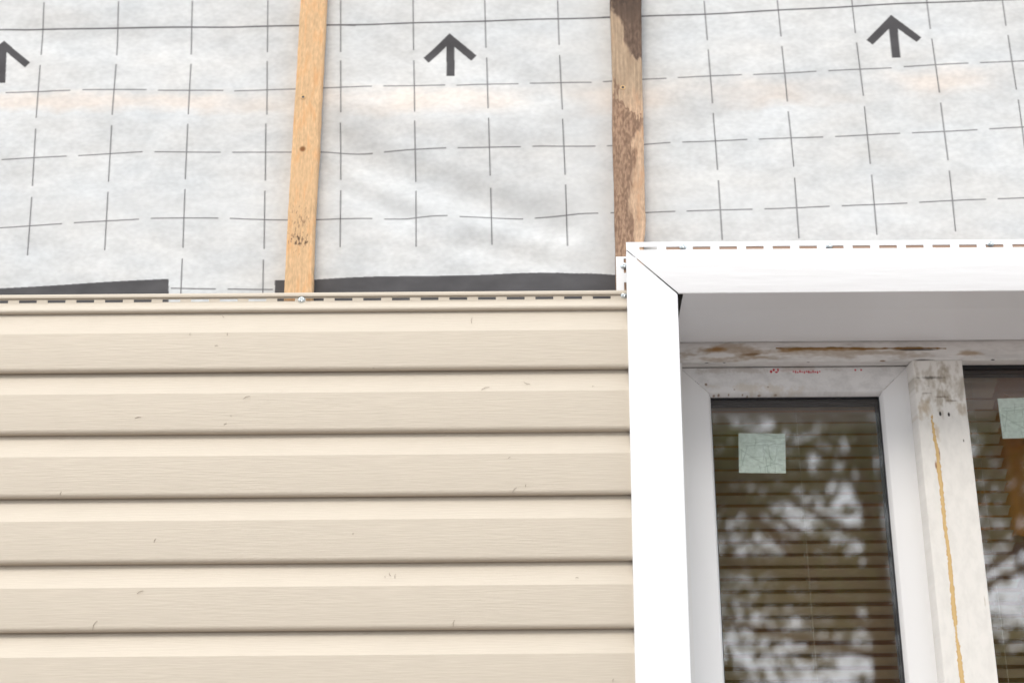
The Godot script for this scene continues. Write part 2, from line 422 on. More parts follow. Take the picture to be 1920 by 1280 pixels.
	for x in TW:
		var xw := MX0 + (MX1 - MX0) * x / TW
		var u := clampf(960.0 + xw * 1135.0, 0.0, 1919.0)
		for k in knots.size() - 1:
			if u >= knots[k][0] and u <= knots[k + 1][0]:
				var f: float = (u - knots[k][0]) / float(knots[k + 1][0] - knots[k][0])
				var ya := tx(at(u, lerpf(knots[k][1], knots[k + 1][1], f), MZ)).y
				var yb := tx(at(u, lerpf(knots[k][2], knots[k + 1][2], f), MZ)).y
				band[x] = (ya + yb) * 0.5; half[x] = (yb - ya) * 0.5
	var o := 0
	for y in TH:
		for x in TW:
			var k := y * TW + x
			var l := 207.0 + (fine[k] - 128) * 0.065 + (cloud[k] - 128) * 0.075 + (wide[k] - 128) * 0.05
			var h := (hue[k] - 128) * 0.014
			var pink := clampf(1.35 - absf(y - band[x] + (cloud[k] - 128) * 0.05) / maxf(half[x], 1.0), 0.0, 1.0)
			if pink > 0.0: pink *= clampf(0.55 + (wide[k] - 110) * 0.008, 0.0, 1.0)
			var i := ink[k] / 255.0
			data[o] = int(lerpf(clampf(l + h + pink * 11.0 - 1.0, 0, 255), 78.0 + (cloud[k] - 128) * 0.06, i))
			data[o + 1] = int(lerpf(clampf(l + pink * 1.5 + 1.0, 0, 255), 77.0 + (cloud[k] - 128) * 0.06, i))
			data[o + 2] = int(lerpf(clampf(l - h - pink * 6.0 + 1.5, 0, 255), 79.0 + (cloud[k] - 128) * 0.06, i))
			o += 3
	var m := mat(1, 1, 1, 0.75, 0.3)
	m.albedo_texture = texture(Image.create_from_data(TW, TH, false, Image.FORMAT_RGB8, data))
	m.texture_repeat = false
	var s := Shape.new()
	var NX := 240; var NY := 110
	var P := []; var N := []
	for j in NY + 1:
		for i in NX + 1:
			var x := lerpf(MX0, MX1, float(i) / NX); var y := lerpf(MY0, MY1, float(j) / NY)
			var e := 0.004
			P.append(Vector3(x, y, MZ + billow(x, y)))
			N.append(Vector3(-(billow(x + e, y) - billow(x - e, y)) / (2 * e), -(billow(x, y + e) - billow(x, y - e)) / (2 * e), 1).normalized())
	for j in NY:
		for i in NX:
			var ids := [j * (NX + 1) + i, j * (NX + 1) + i + 1, (j + 1) * (NX + 1) + i + 1, (j + 1) * (NX + 1) + i]
			var pp := []; var nn := []; var uu := []
			for k in ids:
				pp.append(P[k]); nn.append(N[k]); uu.append(Vector2((P[k].x - MX0) / (MX1 - MX0), (MY1 - P[k].y) / (MY1 - MY0)))
			# the piece behind the window casing is cut out
			if pp[1].x > 0.222 and pp[0].y < 3.04: continue
			s.quad4(pp, nn, uu)
	var w := part("house_wrap", s, m)
	tag(w, "wrinkled white breather membrane printed with a grid and arrows, behind the battens", "membrane")

# ---------------------------------------------------------------- wooden battens
func wood_texture(dark_bark: bool, s: int) -> ImageTexture:
	var W := 160; var H := 1536
	var grain := noise_bytes(W, H, 0.07, s, 4, 1.0, 9.0)
	var saw := noise_bytes(W, H, 0.11, s + 1, 3, 1.0, 2.0)
	var blotch := noise_bytes(W, H, 0.018, s + 2, 4, 1.0, 1.6)
	var fuzz := noise_bytes(W, H, 0.05, s + 3, 5)
	var im := Image.create(W, H, false, Image.FORMAT_RGB8)
	for y in H:
		# v of the photograph at this height of the batten
		var yw := 3.9 - 1.2 * y / H
		var v := 0.0
		for it in 1: v = (3.602 - yw) / (3.602 - 3.05) * 530.0
		for x in W:
			var k := y * W + x
			var u := float(x) / W
			var g := (grain[k] - 128) / 128.0; var q := (saw[k] - 128) / 128.0; var b := (blotch[k] - 128) / 128.0; var z := (fuzz[k] - 128) / 128.0
			var c := Color(0.83, 0.695, 0.54)
			if not dark_bark:
				c = c * (1.0 + 0.045 * g + 0.05 * q + 0.05 * b + 0.06 * z)
				c = c.lerp(Color(0.80, 0.59, 0.40), clampf(b * 0.7, 0.0, 0.5))
				# knot, mould speckle, screw hole surround
				var kd := Vector2((u - 0.42) * 46.0, v - 297.0).length()
				if kd < 6.0: c = c.lerp(Color(0.46, 0.30, 0.18), clampf((6.0 - kd) / 4.0, 0.0, 0.85))
				var md := Vector2((u - 0.46) * 46.0 / 18.0, (v - 437.0) / 46.0).length()
				if md < 1.2 and z > 0.02 + 0.35 * md * md: c = c.lerp(Color(0.36, 0.28, 0.22), clampf((z - 0.02 - 0.35 * md * md) * 1.2, 0.0, 0.42))
				var m2 := Vector2((u - 0.5) * 46.0 / 14.0, (v - 456.0) / 7.0).length()
				if m2 < 1.1 and z > -0.05: c = c.lerp(Color(0.30, 0.24, 0.20), clampf(0.35 + z, 0.0, 0.65))
			else:
				c = Color(0.755, 0.645, 0.545) * (1.0 + 0.08 * g + 0.09 * q + 0.07 * z)
				c = c.lerp(Color(0.71, 0.55, 0.43), clampf(b * 0.8 + z * 0.3, 0.0, 0.5))
				# grey-tan weathered face high up, brown inner bark along the left below it, dark bark at the top
				var vw := v + 16.0 * b + 9.0 * z
				var grey := smoothstep(85.0, 120.0, vw) * (1.0 - smoothstep(175.0, 235.0, vw)) + (1.0 - smoothstep(90.0, 110.0, vw))
				c = c.lerp(Color(0.65, 0.575, 0.49) * (1.0 + 0.13 * g + 0.06 * z), clampf(grey, 0.0, 1.0) * 0.8)
				var edge := 0.0
				if vw < 262.0: edge = lerpf(0.0, 0.62, smoothstep(168.0, 250.0, vw)) + 0.32 * smoothstep(232.0, 250.0, vw)
				else: edge = lerpf(0.94, 0.60, smoothstep(262.0, 285.0, vw)) + 0.07 * sin(v * 0.045)
				var brown := smoothstep(-0.09, 0.10, edge + 0.15 * b + 0.11 * z - u) * smoothstep(160.0, 180.0, vw)
				var inner := Color(0.565, 0.465, 0.395) * (1.0 + 0.14 * g + 0.12 * z + 0.08 * q)
				inner = inner.lerp(Color(0.67, 0.575, 0.475), clampf(q * 0.7 + z * 0.5, 0.0, 0.65))
				inner = inner.lerp(Color(0.45, 0.35, 0.29), clampf(-z * 0.9 - q * 0.3, 0.0, 0.65))
				var rimmed := brown * (1.0 - smoothstep(0.10, 0.22, edge + 0.15 * b + 0.11 * z - u))
				inner = inner.lerp(Color(0.42, 0.335, 0.285), rimmed * 0.6)
				c = c.lerp(inner, brown * 0.85)
				var far := lerpf(0.08, 0.42, smoothstep(40.0, 75.0, vw)) + 0.22 * smoothstep(100.0, 130.0, vw)
				var top := smoothstep(-0.06, 0.08, u - far + 0.14 * b + 0.10 * z) * (1.0 - smoothstep(128.0, 142.0, vw))
				c = c.lerp(Color(0.40, 0.335, 0.295) * (1.0 + 0.18 * z + 0.10 * g), top * 0.92)
				var near_black := top * (1.0 - smoothstep(20.0, 85.0, vw)) * clampf(0.6 + z, 0.0, 1.0)
				c = c.lerp(Color(0.27, 0.235, 0.215), near_black * 0.8)
			im.set_pixel(x, y, Color(clampf(c.r, 0, 1), clampf(c.g, 0, 1), clampf(c.b, 0, 1)))
	return texture(im)

func batten(edges: Array, s: int, look: Material, label: String, hole: Vector2) -> void:
	var zf := -0.018; var zb := -0.044
	var root := thing("wooden_batten", label, "batten", "upright battens over the membrane")
	var rng := RandomNumberGenerator.new()
	rng.seed = s
	var rows := []
	var n := 60
	for k in n + 1:
		var y := lerpf(3.9, 2.70, float(k) / n)
		var l := 0.0; var r := 0.0
		# edges: [left u, right u, v] from the photograph
		var e0: Array = edges[0]; var e1: Array = edges[1]
		for j in edges.size() - 1:
			e0 = edges[j]; e1 = edges[j + 1]
			if at(e1[0], e1[2], zf).y <= y: break
		var a0 := at(e0[0], e0[2], zf); var a1 := at(e1[0], e1[2], zf); var b0 := at(e0[1], e0[2], zf); var b1 := at(e1[1], e1[2], zf)
		var f := (y - a0.y) / (a1.y - a0.y)
		l = lerpf(a0.x, a1.x, f) + rng.randfn(0, 0.0002); r = lerpf(b0.x, b1.x, f) + rng.randfn(0, 0.0003)
		rows.append([y, l, r, rng.randfn(0, 0.0003)])
	var sh := Shape.new()
	for k in n:
		var a: Array = rows[k]; var b: Array = rows[k + 1]
		var va: float = (3.9 - a[0]) / 1.2; var vb: float = (3.9 - b[0]) / 1.2
		var c := 0.0022
		var prof := func(q: Array) -> Array:
			return [Vector3(q[1], q[0], zb), Vector3(q[1], q[0], zf - c), Vector3(q[1] + c, q[0], zf + q[3]), Vector3(q[2] - c, q[0], zf + q[3]), Vector3(q[2], q[0], zf - c), Vector3(q[2], q[0], zb)]
		var pa: Array = prof.call(a); var pb: Array = prof.call(b)
		var us := [0.02, 0.06, 0.09, 0.93, 0.97, 0.99]
		for j in 5:
			var nn: Vector3 = [Vector3.LEFT, Vector3(-0.7, 0, 0.7), Vector3(0, 0, 1), Vector3(0.7, 0, 0.7), Vector3.RIGHT][j]
			sh.quad(pa[j], pa[j + 1], pb[j + 1], pb[j], nn, [Vector2(us[j], va), Vector2(us[j + 1], va), Vector2(us[j + 1], vb), Vector2(us[j], vb)])
	var last: Array = rows[n]
	sh.quad(Vector3(last[1], last[0], zb), Vector3(last[2], last[0], zb), Vector3(last[2], last[0], zf), Vector3(last[1], last[0], zf), Vector3.DOWN, [Vector2(0, 0.98), Vector2(1, 0.98), Vector2(1, 1), Vector2(0, 1)])
	part("board", sh, look, root)
	# sunk screw: a torn pale rim round a dark head
	var h := at(hole.x, hole.y, zf)
	var rim := Shape.new(); var head := Shape.new()
	for k in 14:
		var w0 := TAU * k / 14; var w1 := TAU * (k + 1) / 14
		var d0 := Vector3(cos(w0), sin(w0), 0); var d1 := Vector3(cos(w1), sin(w1), 0)
		var up := Vector3(0, 0, 0.0013)
		rim.quad4([h + d0 * 0.0043, h + d1 * 0.0043, h + d1 * 0.0034 + up, h + d0 * 0.0034 + up], [d0, d1, Vector3.BACK, Vector3.BACK], [Vector2.ZERO, Vector2.ZERO, Vector2.ZERO, Vector2.ZERO])
		rim.quad4([h + d0 * 0.0034 + up, h + d1 * 0.0034 + up, h + d1 * 0.0022 + up * 0.3, h + d0 * 0.0022 + up * 0.3], [Vector3.BACK, Vector3.BACK, -d0 + Vector3.BACK, -d1 + Vector3.BACK], [Vector2.ZERO, Vector2.ZERO, Vector2.ZERO, Vector2.ZERO])
		head.tri(h + up * 0.45, h + d0 * 0.0024 + up * 0.4, h + d1 * 0.0024 + up * 0.4, Vector3.BACK, Vector3.BACK, Vector3.BACK)
	part("torn_rim", rim, mat(0.72, 0.50, 0.27, 0.8, 0.2), root)
	part("screw_head", head, mat(0.06, 0.045, 0.04, 0.5), root)

func battens() -> void:
	var k := 640.0 / 1365.0
	var a := mat(1, 1, 1, 0.8, 0.25); a.albedo_texture = wood_texture(false, 41)
	a.heightmap_enabled = true; a.heightmap_texture = a.albedo_texture; a.heightmap_scale = 0.05
	batten([[568, 616, -160], [1200 * k, 1302 * k, 0], [1187 * k, 1290 * k, 250 * k], [1165 * k, 1272 * k, 600 * k], [1150 * k, 1256 * k, 860 * k], [1135 * k, 1247 * k, 1172 * k], [523, 577, 720]], 3, a, "clean orange-brown wooden batten with a small knot, over the membrane", Vector2(568, 182))
	var q := 790.0 / 1920.0
	var b := mat(1, 1, 1, 0.85, 0.2); b.albedo_texture = wood_texture(true, 77)
	b.heightmap_enabled = true; b.heightmap_texture = b.albedo_texture; b.heightmap_scale = 0.10
	batten([[1143, 1201, -160], [1130 + 36 * q, 1130 + 178 * q, 0], [1130 + 46 * q, 1130 + 180 * q, 300 * q], [1130 + 46 * q, 1130 + 187 * q, 580 * q], [1130 + 54 * q, 1130 + 192 * q, 800 * q], [1130 + 58 * q, 1130 + 197 * q, 1000 * q], [1130 + 60 * q, 1130 + 190 * q, 1090 * q], [1158, 1210, 720]], 9, b, "weathered batten with dark bark patches, above the white casing corner", Vector2(1168, 164))

# ---------------------------------------------------------------- screws
var screw_mesh: ArrayMesh
var zinc: StandardMaterial3D

func screw(parent: Node, p: Vector3, turn: float) -> void:
	if screw_mesh == null:
		zinc = mat(0.62, 0.68, 0.70, 0.28); zinc.metallic = 0.9
		var s := Shape.new()
		var lift := func(rr: float, w: float) -> Vector3:
			var z := 0.0033 - 0.0013 * pow(rr / 0.0050, 2.2)
			if rr > 0.0050: z = lerpf(0.0012, 0.0, clampf((rr - 0.0056) / 0.0010, 0.0, 1.0))
			var xy := Vector2(cos(w), sin(w)) * rr
			if rr < 0.0034 and minf(absf(xy.x), absf(xy.y)) < 0.0008: z -= 0.0016 * (1.0 - rr / 0.0042)
			return Vector3(xy.x, xy.y, z)
		var rings := [0.0, 0.0008, 0.0016, 0.0024, 0.0031, 0.0035, 0.0043, 0.0050, 0.0056, 0.0064, 0.0066]
		for k in 40:
			var w0 := TAU * k / 40; var w1 := TAU * (k + 1) / 40
			for j in rings.size() - 1:
				var a: Vector3 = lift.call(rings[j], w0); var b: Vector3 = lift.call(rings[j], w1); var c: Vector3 = lift.call(rings[j + 1], w1); var d: Vector3 = lift.call(rings[j + 1], w0)
				var nn := (d - a).cross(c - a)
				if nn.length() < 1e-12: continue
				nn = nn.normalized() * signf(nn.z if absf(nn.z) > 1e-9 else 1.0)
				s.quad(a, b, c, d, nn)
		screw_mesh = s.commit()
	var o := part("screw", screw_mesh, zinc, parent)
	o.position = p
	o.rotation.z = turn
	o.scale = Vector3(0.86, 0.86, 0.95)
	var shank := Shape.new()
	shank.tube([Vector3(0, 0, -0.02), Vector3(0, 0, 0.0005)], [0.0021, 0.0021], 8)
	part("shank", shank, zinc, o)

# ---------------------------------------------------------------- siding
func siding() -> void:
	var W := 1024; var H := 512
	var a := noise_bytes(W, H, 0.075, 91, 4, 9.0, 1.0)
	var b := noise_bytes(W, H, 0.02, 92, 3, 4.0, 1.0)
	var c := noise_bytes(W, H, 0.006, 93, 3)
	var bump := Image.create(W, H, false, Image.FORMAT_L8)
	var tone := Image.create(W, H, false, Image.FORMAT_RGB8)
	for y in H:
		for x in W:
			var k := y * W + x
			bump.set_pixel(x, y, Color.from_rgba8(clampi(int(128 + (a[k] - 128) * 0.75 + (b[k] - 128) * 0.35), 0, 255), 0, 0))
			var l := 1.0 + (c[k] - 128) / 128.0 * 0.008 + (a[k] - 128) / 128.0 * 0.010
			tone.set_pixel(x, y, Color(minf(1.0, 0.762 * l), minf(1.0, 0.724 * l), minf(1.0, 0.664 * l)))
	var vinyl := mat(1, 1, 1, 0.42, 0.45)
	vinyl.albedo_texture = texture(tone)
	vinyl.heightmap_enabled = true; vinyl.heightmap_texture = texture(bump); vinyl.heightmap_scale = 0.020
	vinyl.uv1_scale = Vector3(2.1, 7.3, 1)
	var root := thing("vinyl_siding", "beige lap siding panels fixed in rows below the membrane", "siding")
	var x0 := -1.35; var x1 := 0.196
	var step := 0.1003
	var top := 2.9955
	var course := [Vector2(-0.0005, -0.0145), Vector2(-0.004, -0.0141), Vector2(-0.009, -0.0128), Vector2(-0.015, -0.0105), Vector2(-0.025, -0.0064), Vector2(-0.0365, -0.0012), Vector2(-0.060, -0.0003)]
	for k in 13: course.append(Vector2(-0.0932 - 0.0064 * sin(k * PI / 24.0), -0.0064 + 0.0064 * cos(k * PI / 24.0)))
	course.append_array([Vector2(-0.0997, -0.0070), Vector2(-0.0880, -0.0078), Vector2(-0.0880, -0.0145)])  # undercut groove added behind the curl to darken the line there
	for k in course.size(): course[k] = Vector2(course[k].x, course[k].y * 0.68)
	for k in 6:
		var lead := [Vector2(0.0195, -0.0112), Vector2(0.0165, -0.0105), Vector2(0.0130, -0.0080), Vector2(0.0100, -0.0058), Vector2(0.0070, -0.0042), Vector2(0.0045, -0.0040), Vector2(0.0026, -0.0046), Vector2(0.0014, -0.0058), Vector2(0.0008, -0.0074), Vector2(0.0075, -0.0080), Vector2(0.0085, -0.0099)]
		var prof := []
		prof.append_array(lead)
		prof.append_array(course)
		for p in course: prof.append(p + Vector2(-step, 0))
		var s := Shape.new()
		s.sweep(prof, Vector3(0, top - 2 * step * k, 0), Vector3.RIGHT, Vector3.UP, Vector3.BACK, x0, x1, -1.0, 0, 0, 28, 0.00022, 0.985)
		# the sheet's back, a millimetre behind
		var back := []
		for p in prof: back.append(p + Vector2(0.0, -0.0012))
		s.sweep(back, Vector3(0, top - 2 * step * k, 0), Vector3.RIGHT, Vector3.UP, Vector3.BACK, x0, x1, 1.0, 0, 0, 28, 0.00022)
		var panel := part("siding_panel", s, vinyl, root)
		# nailing hem: slotted strip and a rolled upper edge
		var hem := Shape.new()
		var slots := []
		var pitch := 0.0434
		var first := at(35.5, 563, -0.0112).x
		var n := int((x0 - first) / pitch)
		var sx := first + n * pitch
		while sx < x1 - 0.03:
			if sx > x0 + 0.005: slots.append([sx - 0.0005, sx + 0.0265])
			sx += pitch
		hem.slotted(Vector3(0, top - 2 * step * k, -0.0112), Vector3.RIGHT, Vector3.UP, Vector3.BACK, x0, x1 - 0.016, 0.0195, 0.0285, 0.0214, 0.0262, slots, 0.0012)
		hem.sweep([Vector2(0.0285, -0.0124), Vector2(0.0335, -0.0122), Vector2(0.0350, -0.0108), Vector2(0.0347, -0.0092), Vector2(0.0333, -0.0086), Vector2(0.0300, -0.0084), Vector2(0.0283, -0.0088), Vector2(0.0278, -0.0100), Vector2(0.0285, -0.0112)], Vector3(0, top - 2 * step * k, 0), Vector3.RIGHT, Vector3.UP, Vector3.BACK, x0, x1 - 0.016, 1.0, 0, 0, 20)
		part("nailing_hem", hem, vinyl, panel)
	screw(root, at(565, 562, -0.0112), 0.3)
	screw(root, at(1170, 553.5, -0.0112), 0.1)
	# plastic shavings clinging to the panels
	var bits := [[885, 600, 1.5, 15], [356, 626, 1.5, 5], [426, 626, 1.6, 5], [418, 593, 2.2, 6], [405, 648, 0.1, 6], [462, 745, 0.4, 14], [258, 783, 0.2, 11], [433, 779, 1.6, 4], [422, 795, 0.5, 6], [988, 718, 2.8, 12], [986, 910, 1.5, 6], [965, 918, 0.9, 12], [731, 1076, 1.9, 8], [741, 1080, 1.5, 10], [851, 1168, 1.4, 12], [1082, 1083, 0.0, 6], [290, 1013, 1.2, 8], [262, 1110, 0.5, 13], [177, 1172, 1.2, 18], [955, 858, 0.3, 5], [113, 925, 1.3, 7], [910, 728, 0.4, 16], [1112, 724, 1.0, 3], [722, 1081, 1.6, 4], [662, 1000, 1.1, 4], [1150, 1275, 1.3, 6], [1118, 690, 0.5, 3], [700, 690, 0.2, 4]]
	var swarf := mat(0.20, 0.15, 0.11, 0.7)
	for q in bits:
		var z := 0.0006
		var c0 := at(q[0], q[1], 0.0)
		var rel := fposmod(top - c0.y, step)
		if rel < 0.036: z = lerpf(-0.0090, -0.0006, rel / 0.036)
		var p := at(q[0], q[1], z)
		var d: Vector3 = Vector3(cos(q[2]), sin(q[2]), 0) * q[3] * 0.0004
		var nrm := Vector3(-d.y, d.x, 0) * 0.35
		if rel < 0.036: d.z = -d.y * 0.32; nrm.z = -nrm.y * 0.32
		var sh := Shape.new()
		sh.tube([p - d, p + nrm * 0.7 + Vector3(0, 0, 0.0003), p + d], [0.00022, 0.00034, 0.0002], 5)
		part("plastic_shaving", sh, swarf, root)

# ---------------------------------------------------------------- white casing round the window
func casing() -> void:
	var W := 512; var H := 256
	var a := noise_bytes(W, H, 0.05, 17, 3, 8.0, 1.0)
	var bump := Image.create_from_data(W, H, false, Image.FORMAT_L8, a)
	var white := mat(0.82, 0.83, 0.845, 0.38, 0.45)
	white.heightmap_enabled = true; white.heightmap_texture = texture(bump); white.heightmap_scale = 0.03
	white.uv1_scale = Vector3(1.7, 4.5, 1)
	var plain := mat(0.82, 0.83, 0.845, 0.38, 0.45)
	var root := thing("window_casing", "white plastic casing with a mitred corner around the window opening", "casing")
	var zf := 0.014; var zn := -0.0168
	var xi := 0.2490; var yi := 3.0118; var w := 0.0755; var deep := -0.163
	var lean := 0.0138
	# side leg: p.x runs outwards from the inner edge
	var side := [Vector2(w, zf - 0.017), Vector2(w + 0.0002, zf - 0.0014), Vector2(w - 0.0012, zf), Vector2(0.0022, zf), Vector2(0.0006, zf - 0.0007), Vector2(0.0, zf - 0.0024), Vector2(0.0, deep)]
	var thick := [Vector2(0.0012, deep), Vector2(0.0012, zf - 0.0012), Vector2(w - 0.0012, zf - 0.0012), Vector2(w - 0.0012, zf - 0.017), Vector2(w, zf - 0.017)]
	var s := Shape.new(); s.lean = lean
	var gap := 0.0017
	s.sweep(side, Vector3(xi - lean * 0.0118, 0, 0), Vector3.UP, Vector3.LEFT, Vector3.BACK, 1.46, yi - gap, -1.0, 0, 1.0, 6, 0.0)
	s.sweep(thick, Vector3(xi - lean * 0.0118, 0, 0), Vector3.UP, Vector3.LEFT, Vector3.BACK, 1.46, yi - gap, -1.0, 0, 1.0)
	var leg := part("side_casing", s, plain, root)
	var f := Shape.new(); f.lean = lean
	var slots := []
	var y0 := at(1170, 529, zn).y
	for k in 33: slots.append([y0 - 0.0415 * (33 - k) - 0.028 + 0.0415, y0 - 0.0415 * (33 - k) + 0.0415])
	slots.append([at(1170, 511.5, zn).y, at(1170, 484.5, zn).y])
	var xl := at(1155, 500, zn).x - lean * 0.06
	f.slotted(Vector3(xl, 0, zn), Vector3.UP, Vector3.RIGHT, Vector3.BACK, 1.46, at(1160, 481, zn).y, 0.0, 0.032, 0.0118, 0.0158, slots, 0.001)
	part("nailing_flange", f, plain, leg)
	# head: p.x runs upwards from the inner edge
	var x1 := 1.575
	s = Shape.new()
	s.sweep(side.slice(0, 6), Vector3(0, yi, 0), Vector3.RIGHT, Vector3.UP, Vector3.BACK, xi + gap, x1, 1.0, -1.0, 1.0, 8, 0.0)
	s.sweep(thick.slice(1), Vector3(0, yi, 0), Vector3.RIGHT, Vector3.UP, Vector3.BACK, xi + gap, x1, 1.0, -1.0, 1.0)
	var head := part("head_casing", s, white, root)
	# its return under the lintel, notched at the corner, with a soft fold a third of the way in
	var r := Shape.new()
	var za := zf - 0.0024; var zc := -0.045; var rise := 0.0078
	var xa := at(1281.5, 552, za).x; var xb := at(1277, 590, zc).x - 0.001
	r.quad(Vector3(xa, yi, za), Vector3(x1, yi, za), Vector3(x1, yi + 0.0016, zc), Vector3(xb, yi + 0.0016, zc), Vector3(0, -1, -0.03).normalized())
	r.quad(Vector3(xb, yi + 0.0016, zc), Vector3(x1, yi + 0.0016, zc), Vector3(x1, yi + rise, deep), Vector3(xb, yi + rise, deep), Vector3(0, -1, 0.07).normalized())
	r.quad(Vector3(xa, yi + 0.0014, za), Vector3(x1, yi + 0.0014, za), Vector3(x1, yi + 0.003, zc), Vector3(xb, yi + 0.003, zc), Vector3.UP)
	r.quad(Vector3(xb, yi + 0.003, zc), Vector3(x1, yi + 0.003, zc), Vector3(x1, yi + rise + 0.0014, deep), Vector3(xb, yi + rise + 0.0014, deep), Vector3.UP)
	r.quad(Vector3(xa, yi, za), Vector3(xa, yi + 0.0014, za), Vector3(xb, yi + 0.003, zc), Vector3(xb, yi + 0.0016, zc), Vector3.LEFT)
	part("soffit_return", r, plain, head)
	f = Shape.new()
	slots = []
	var sx := at(1299, 463, zn).x - 2 * 0.0409
	while sx < x1 - 0.03:
		slots.append([sx, sx + 0.0272]); sx += 0.0409
	var ytop := at(1300, 453, zn).y
	var tb := at(1300, 462.0, zn).y - ytop
	f.slotted(Vector3(0, ytop, zn), Vector3.RIGHT, Vector3(0, 1, 0), Vector3.BACK, at(1174, 456, zn).x, x1 + 0.06, -0.0270, 0.0, tb - 0.006, tb, slots, 0.001)
	part("nailing_flange", f, plain, head)
	screw(leg, at(1170, 498.5, zn), 0.5)
	for p in [[1281, 461.8, 0.2], [1555, 459.5, 0.7], [1858, 455.5, 0.05]]:
		screw(head, at(p[0], p[1] + 0.5, zn), p[2])
	var cross := Shape.new()
	cross.box(Vector3(0.225, ytop - 0.048, zn - 0.028), Vector3(1.62, ytop - 0.004, zn - 0.0012))
	var crossbar := part("wooden_batten", cross, mat(0.38, 0.27, 0.21, 0.85, 0.2))
	tag(crossbar, "level brown batten glimpsed through the slots above the head casing", "batten")
	# the far leg, past the picture's edge
	s = Shape.new()
	s.sweep(side, Vector3(x1, 0, 0), Vector3.UP, Vector3.RIGHT, Vector3.BACK, 1.46, yi - gap, 1.0, 0, 1.0, 2, 0.0)
	part("side_casing", s, plain, root)

# ---------------------------------------------------------------- window
const WL := 0.0075             # the window leans a little

func stain_texture(W: int, H: int, spots: Array, s: int, base: Color, grime: float) -> ImageTexture:
	# plastic with smears; spots: [u, v, half width, half height, colour, strength, breakup], u and v from 0 to 1
	var n1 := noise_bytes(W, H, 0.03, s, 5, 3.5 if W > H else 1.5, 1.0)
	var n2 := noise_bytes(W, H, 0.12, s + 1, 3, 2.0, 1.0)
	var im := Image.create(W, H, false, Image.FORMAT_RGB8)
	for y in H:
		for x in W:
			var k := y * W + x
			var g := (n1[k] - 128) / 128.0; var q := (n2[k] - 128) / 128.0
			var c := base * (1.0 - grime * clampf(0.35 + g + 0.3 * q, 0.0, 1.0))
			for p in spots:
				var d := Vector2((float(x) / W - p[0]) / p[2], (float(y) / H - p[1]) / p[3]).length()
				if d < 2.0:
					var k2: float = clampf((1.0 - d + (g * 0.9 + q * 0.3) * p[6]) * (1.2 + 3.0 * clampf(0.6 - p[6], 0.0, 0.6)), 0.0, 1.0) * p[5]
					c = c.lerp(p[4], k2)
			im.set_pixel(x, y, Color(clampf(c.r, 0, 1), clampf(c.g, 0, 1), clampf(c.b, 0, 1)))
	return texture(im)

func framed(parent: Node, names: Array, prof: Array, x0: float, x1: float, y0: float, y1: float, looks: Array, gap := 0.0) -> Array:
	# four mitred pieces: p.x of the profile runs inwards
	var out := []
	for k in 4:
		var s := Shape.new(); s.lean = WL
		if k == 0: s.sweep(prof, Vector3(0, y1, 0), Vector3.RIGHT, Vector3.DOWN, Vector3.BACK, x0 + gap, x1 - gap, 1.0, 1, -1)
		if k == 1: s.sweep(prof, Vector3(x0, 0, 0), Vector3.UP, Vector3.RIGHT, Vector3.BACK, y0 + gap, y1 - gap, 1.0, 1, -1)
		if k == 2: s.sweep(prof, Vector3(x1, 0, 0), Vector3.UP, Vector3.LEFT, Vector3.BACK, y0 + gap, y1 - gap, 1.0, 1, -1)
		if k == 3: s.sweep(prof, Vector3(0, y0, 0), Vector3.RIGHT, Vector3.UP, Vector3.BACK, x0 + gap, x1 - gap, 1.0, 1, -1)
		out.append(part(names[k], s, looks[mini(k, looks.size() - 1)], parent))
	return out

func glazing(parent: Node, x0: float, x1: float, y0: float, y1: float, zo: float) -> void:
	# sealed unit: two panes, a third added to brighten reflections, dark spacers between, a black gasket round the outer one
	var glass := StandardMaterial3D.new()
	glass.transparency = BaseMaterial3D.TRANSPARENCY_ALPHA
	glass.albedo_color = Color(0.9, 0.95, 0.93, 0.001)
	glass.roughness = 0.0
	glass.metallic_specular = 0.5
	var black := mat(0.012, 0.014, 0.018, 0.45)
	for z in [zo, zo - 0.016, zo - 0.032]:
		var s := Shape.new(); s.lean = WL
		s.box(Vector3(x0 - 0.008, y0 - 0.008, z - 0.004), Vector3(x1 + 0.008, y1 + 0.008, z))
		part("glass_pane", s, glass, parent)
	framed(parent, ["spacer", "spacer", "spacer", "spacer"], [Vector2(-0.006, zo - 0.0041), Vector2(0.0012, zo - 0.0041), Vector2(0.0012, zo - 0.0159), Vector2(-0.006, zo - 0.0159)], x0, x1, y0, y1, [black])
	framed(parent, ["spacer", "spacer", "spacer", "spacer"], [Vector2(-0.006, zo - 0.0201), Vector2(0.0012, zo - 0.0201), Vector2(0.0012, zo - 0.0319), Vector2(-0.006, zo - 0.0319)], x0, x1, y0, y1, [black])
	framed(parent, ["gasket", "gasket", "gasket", "gasket"], [Vector2(-0.004, zo + 0.0045), Vector2(0.0006, zo + 0.0035), Vector2(0.0014, zo + 0.0002)], x0, x1, y0, y1, [black])

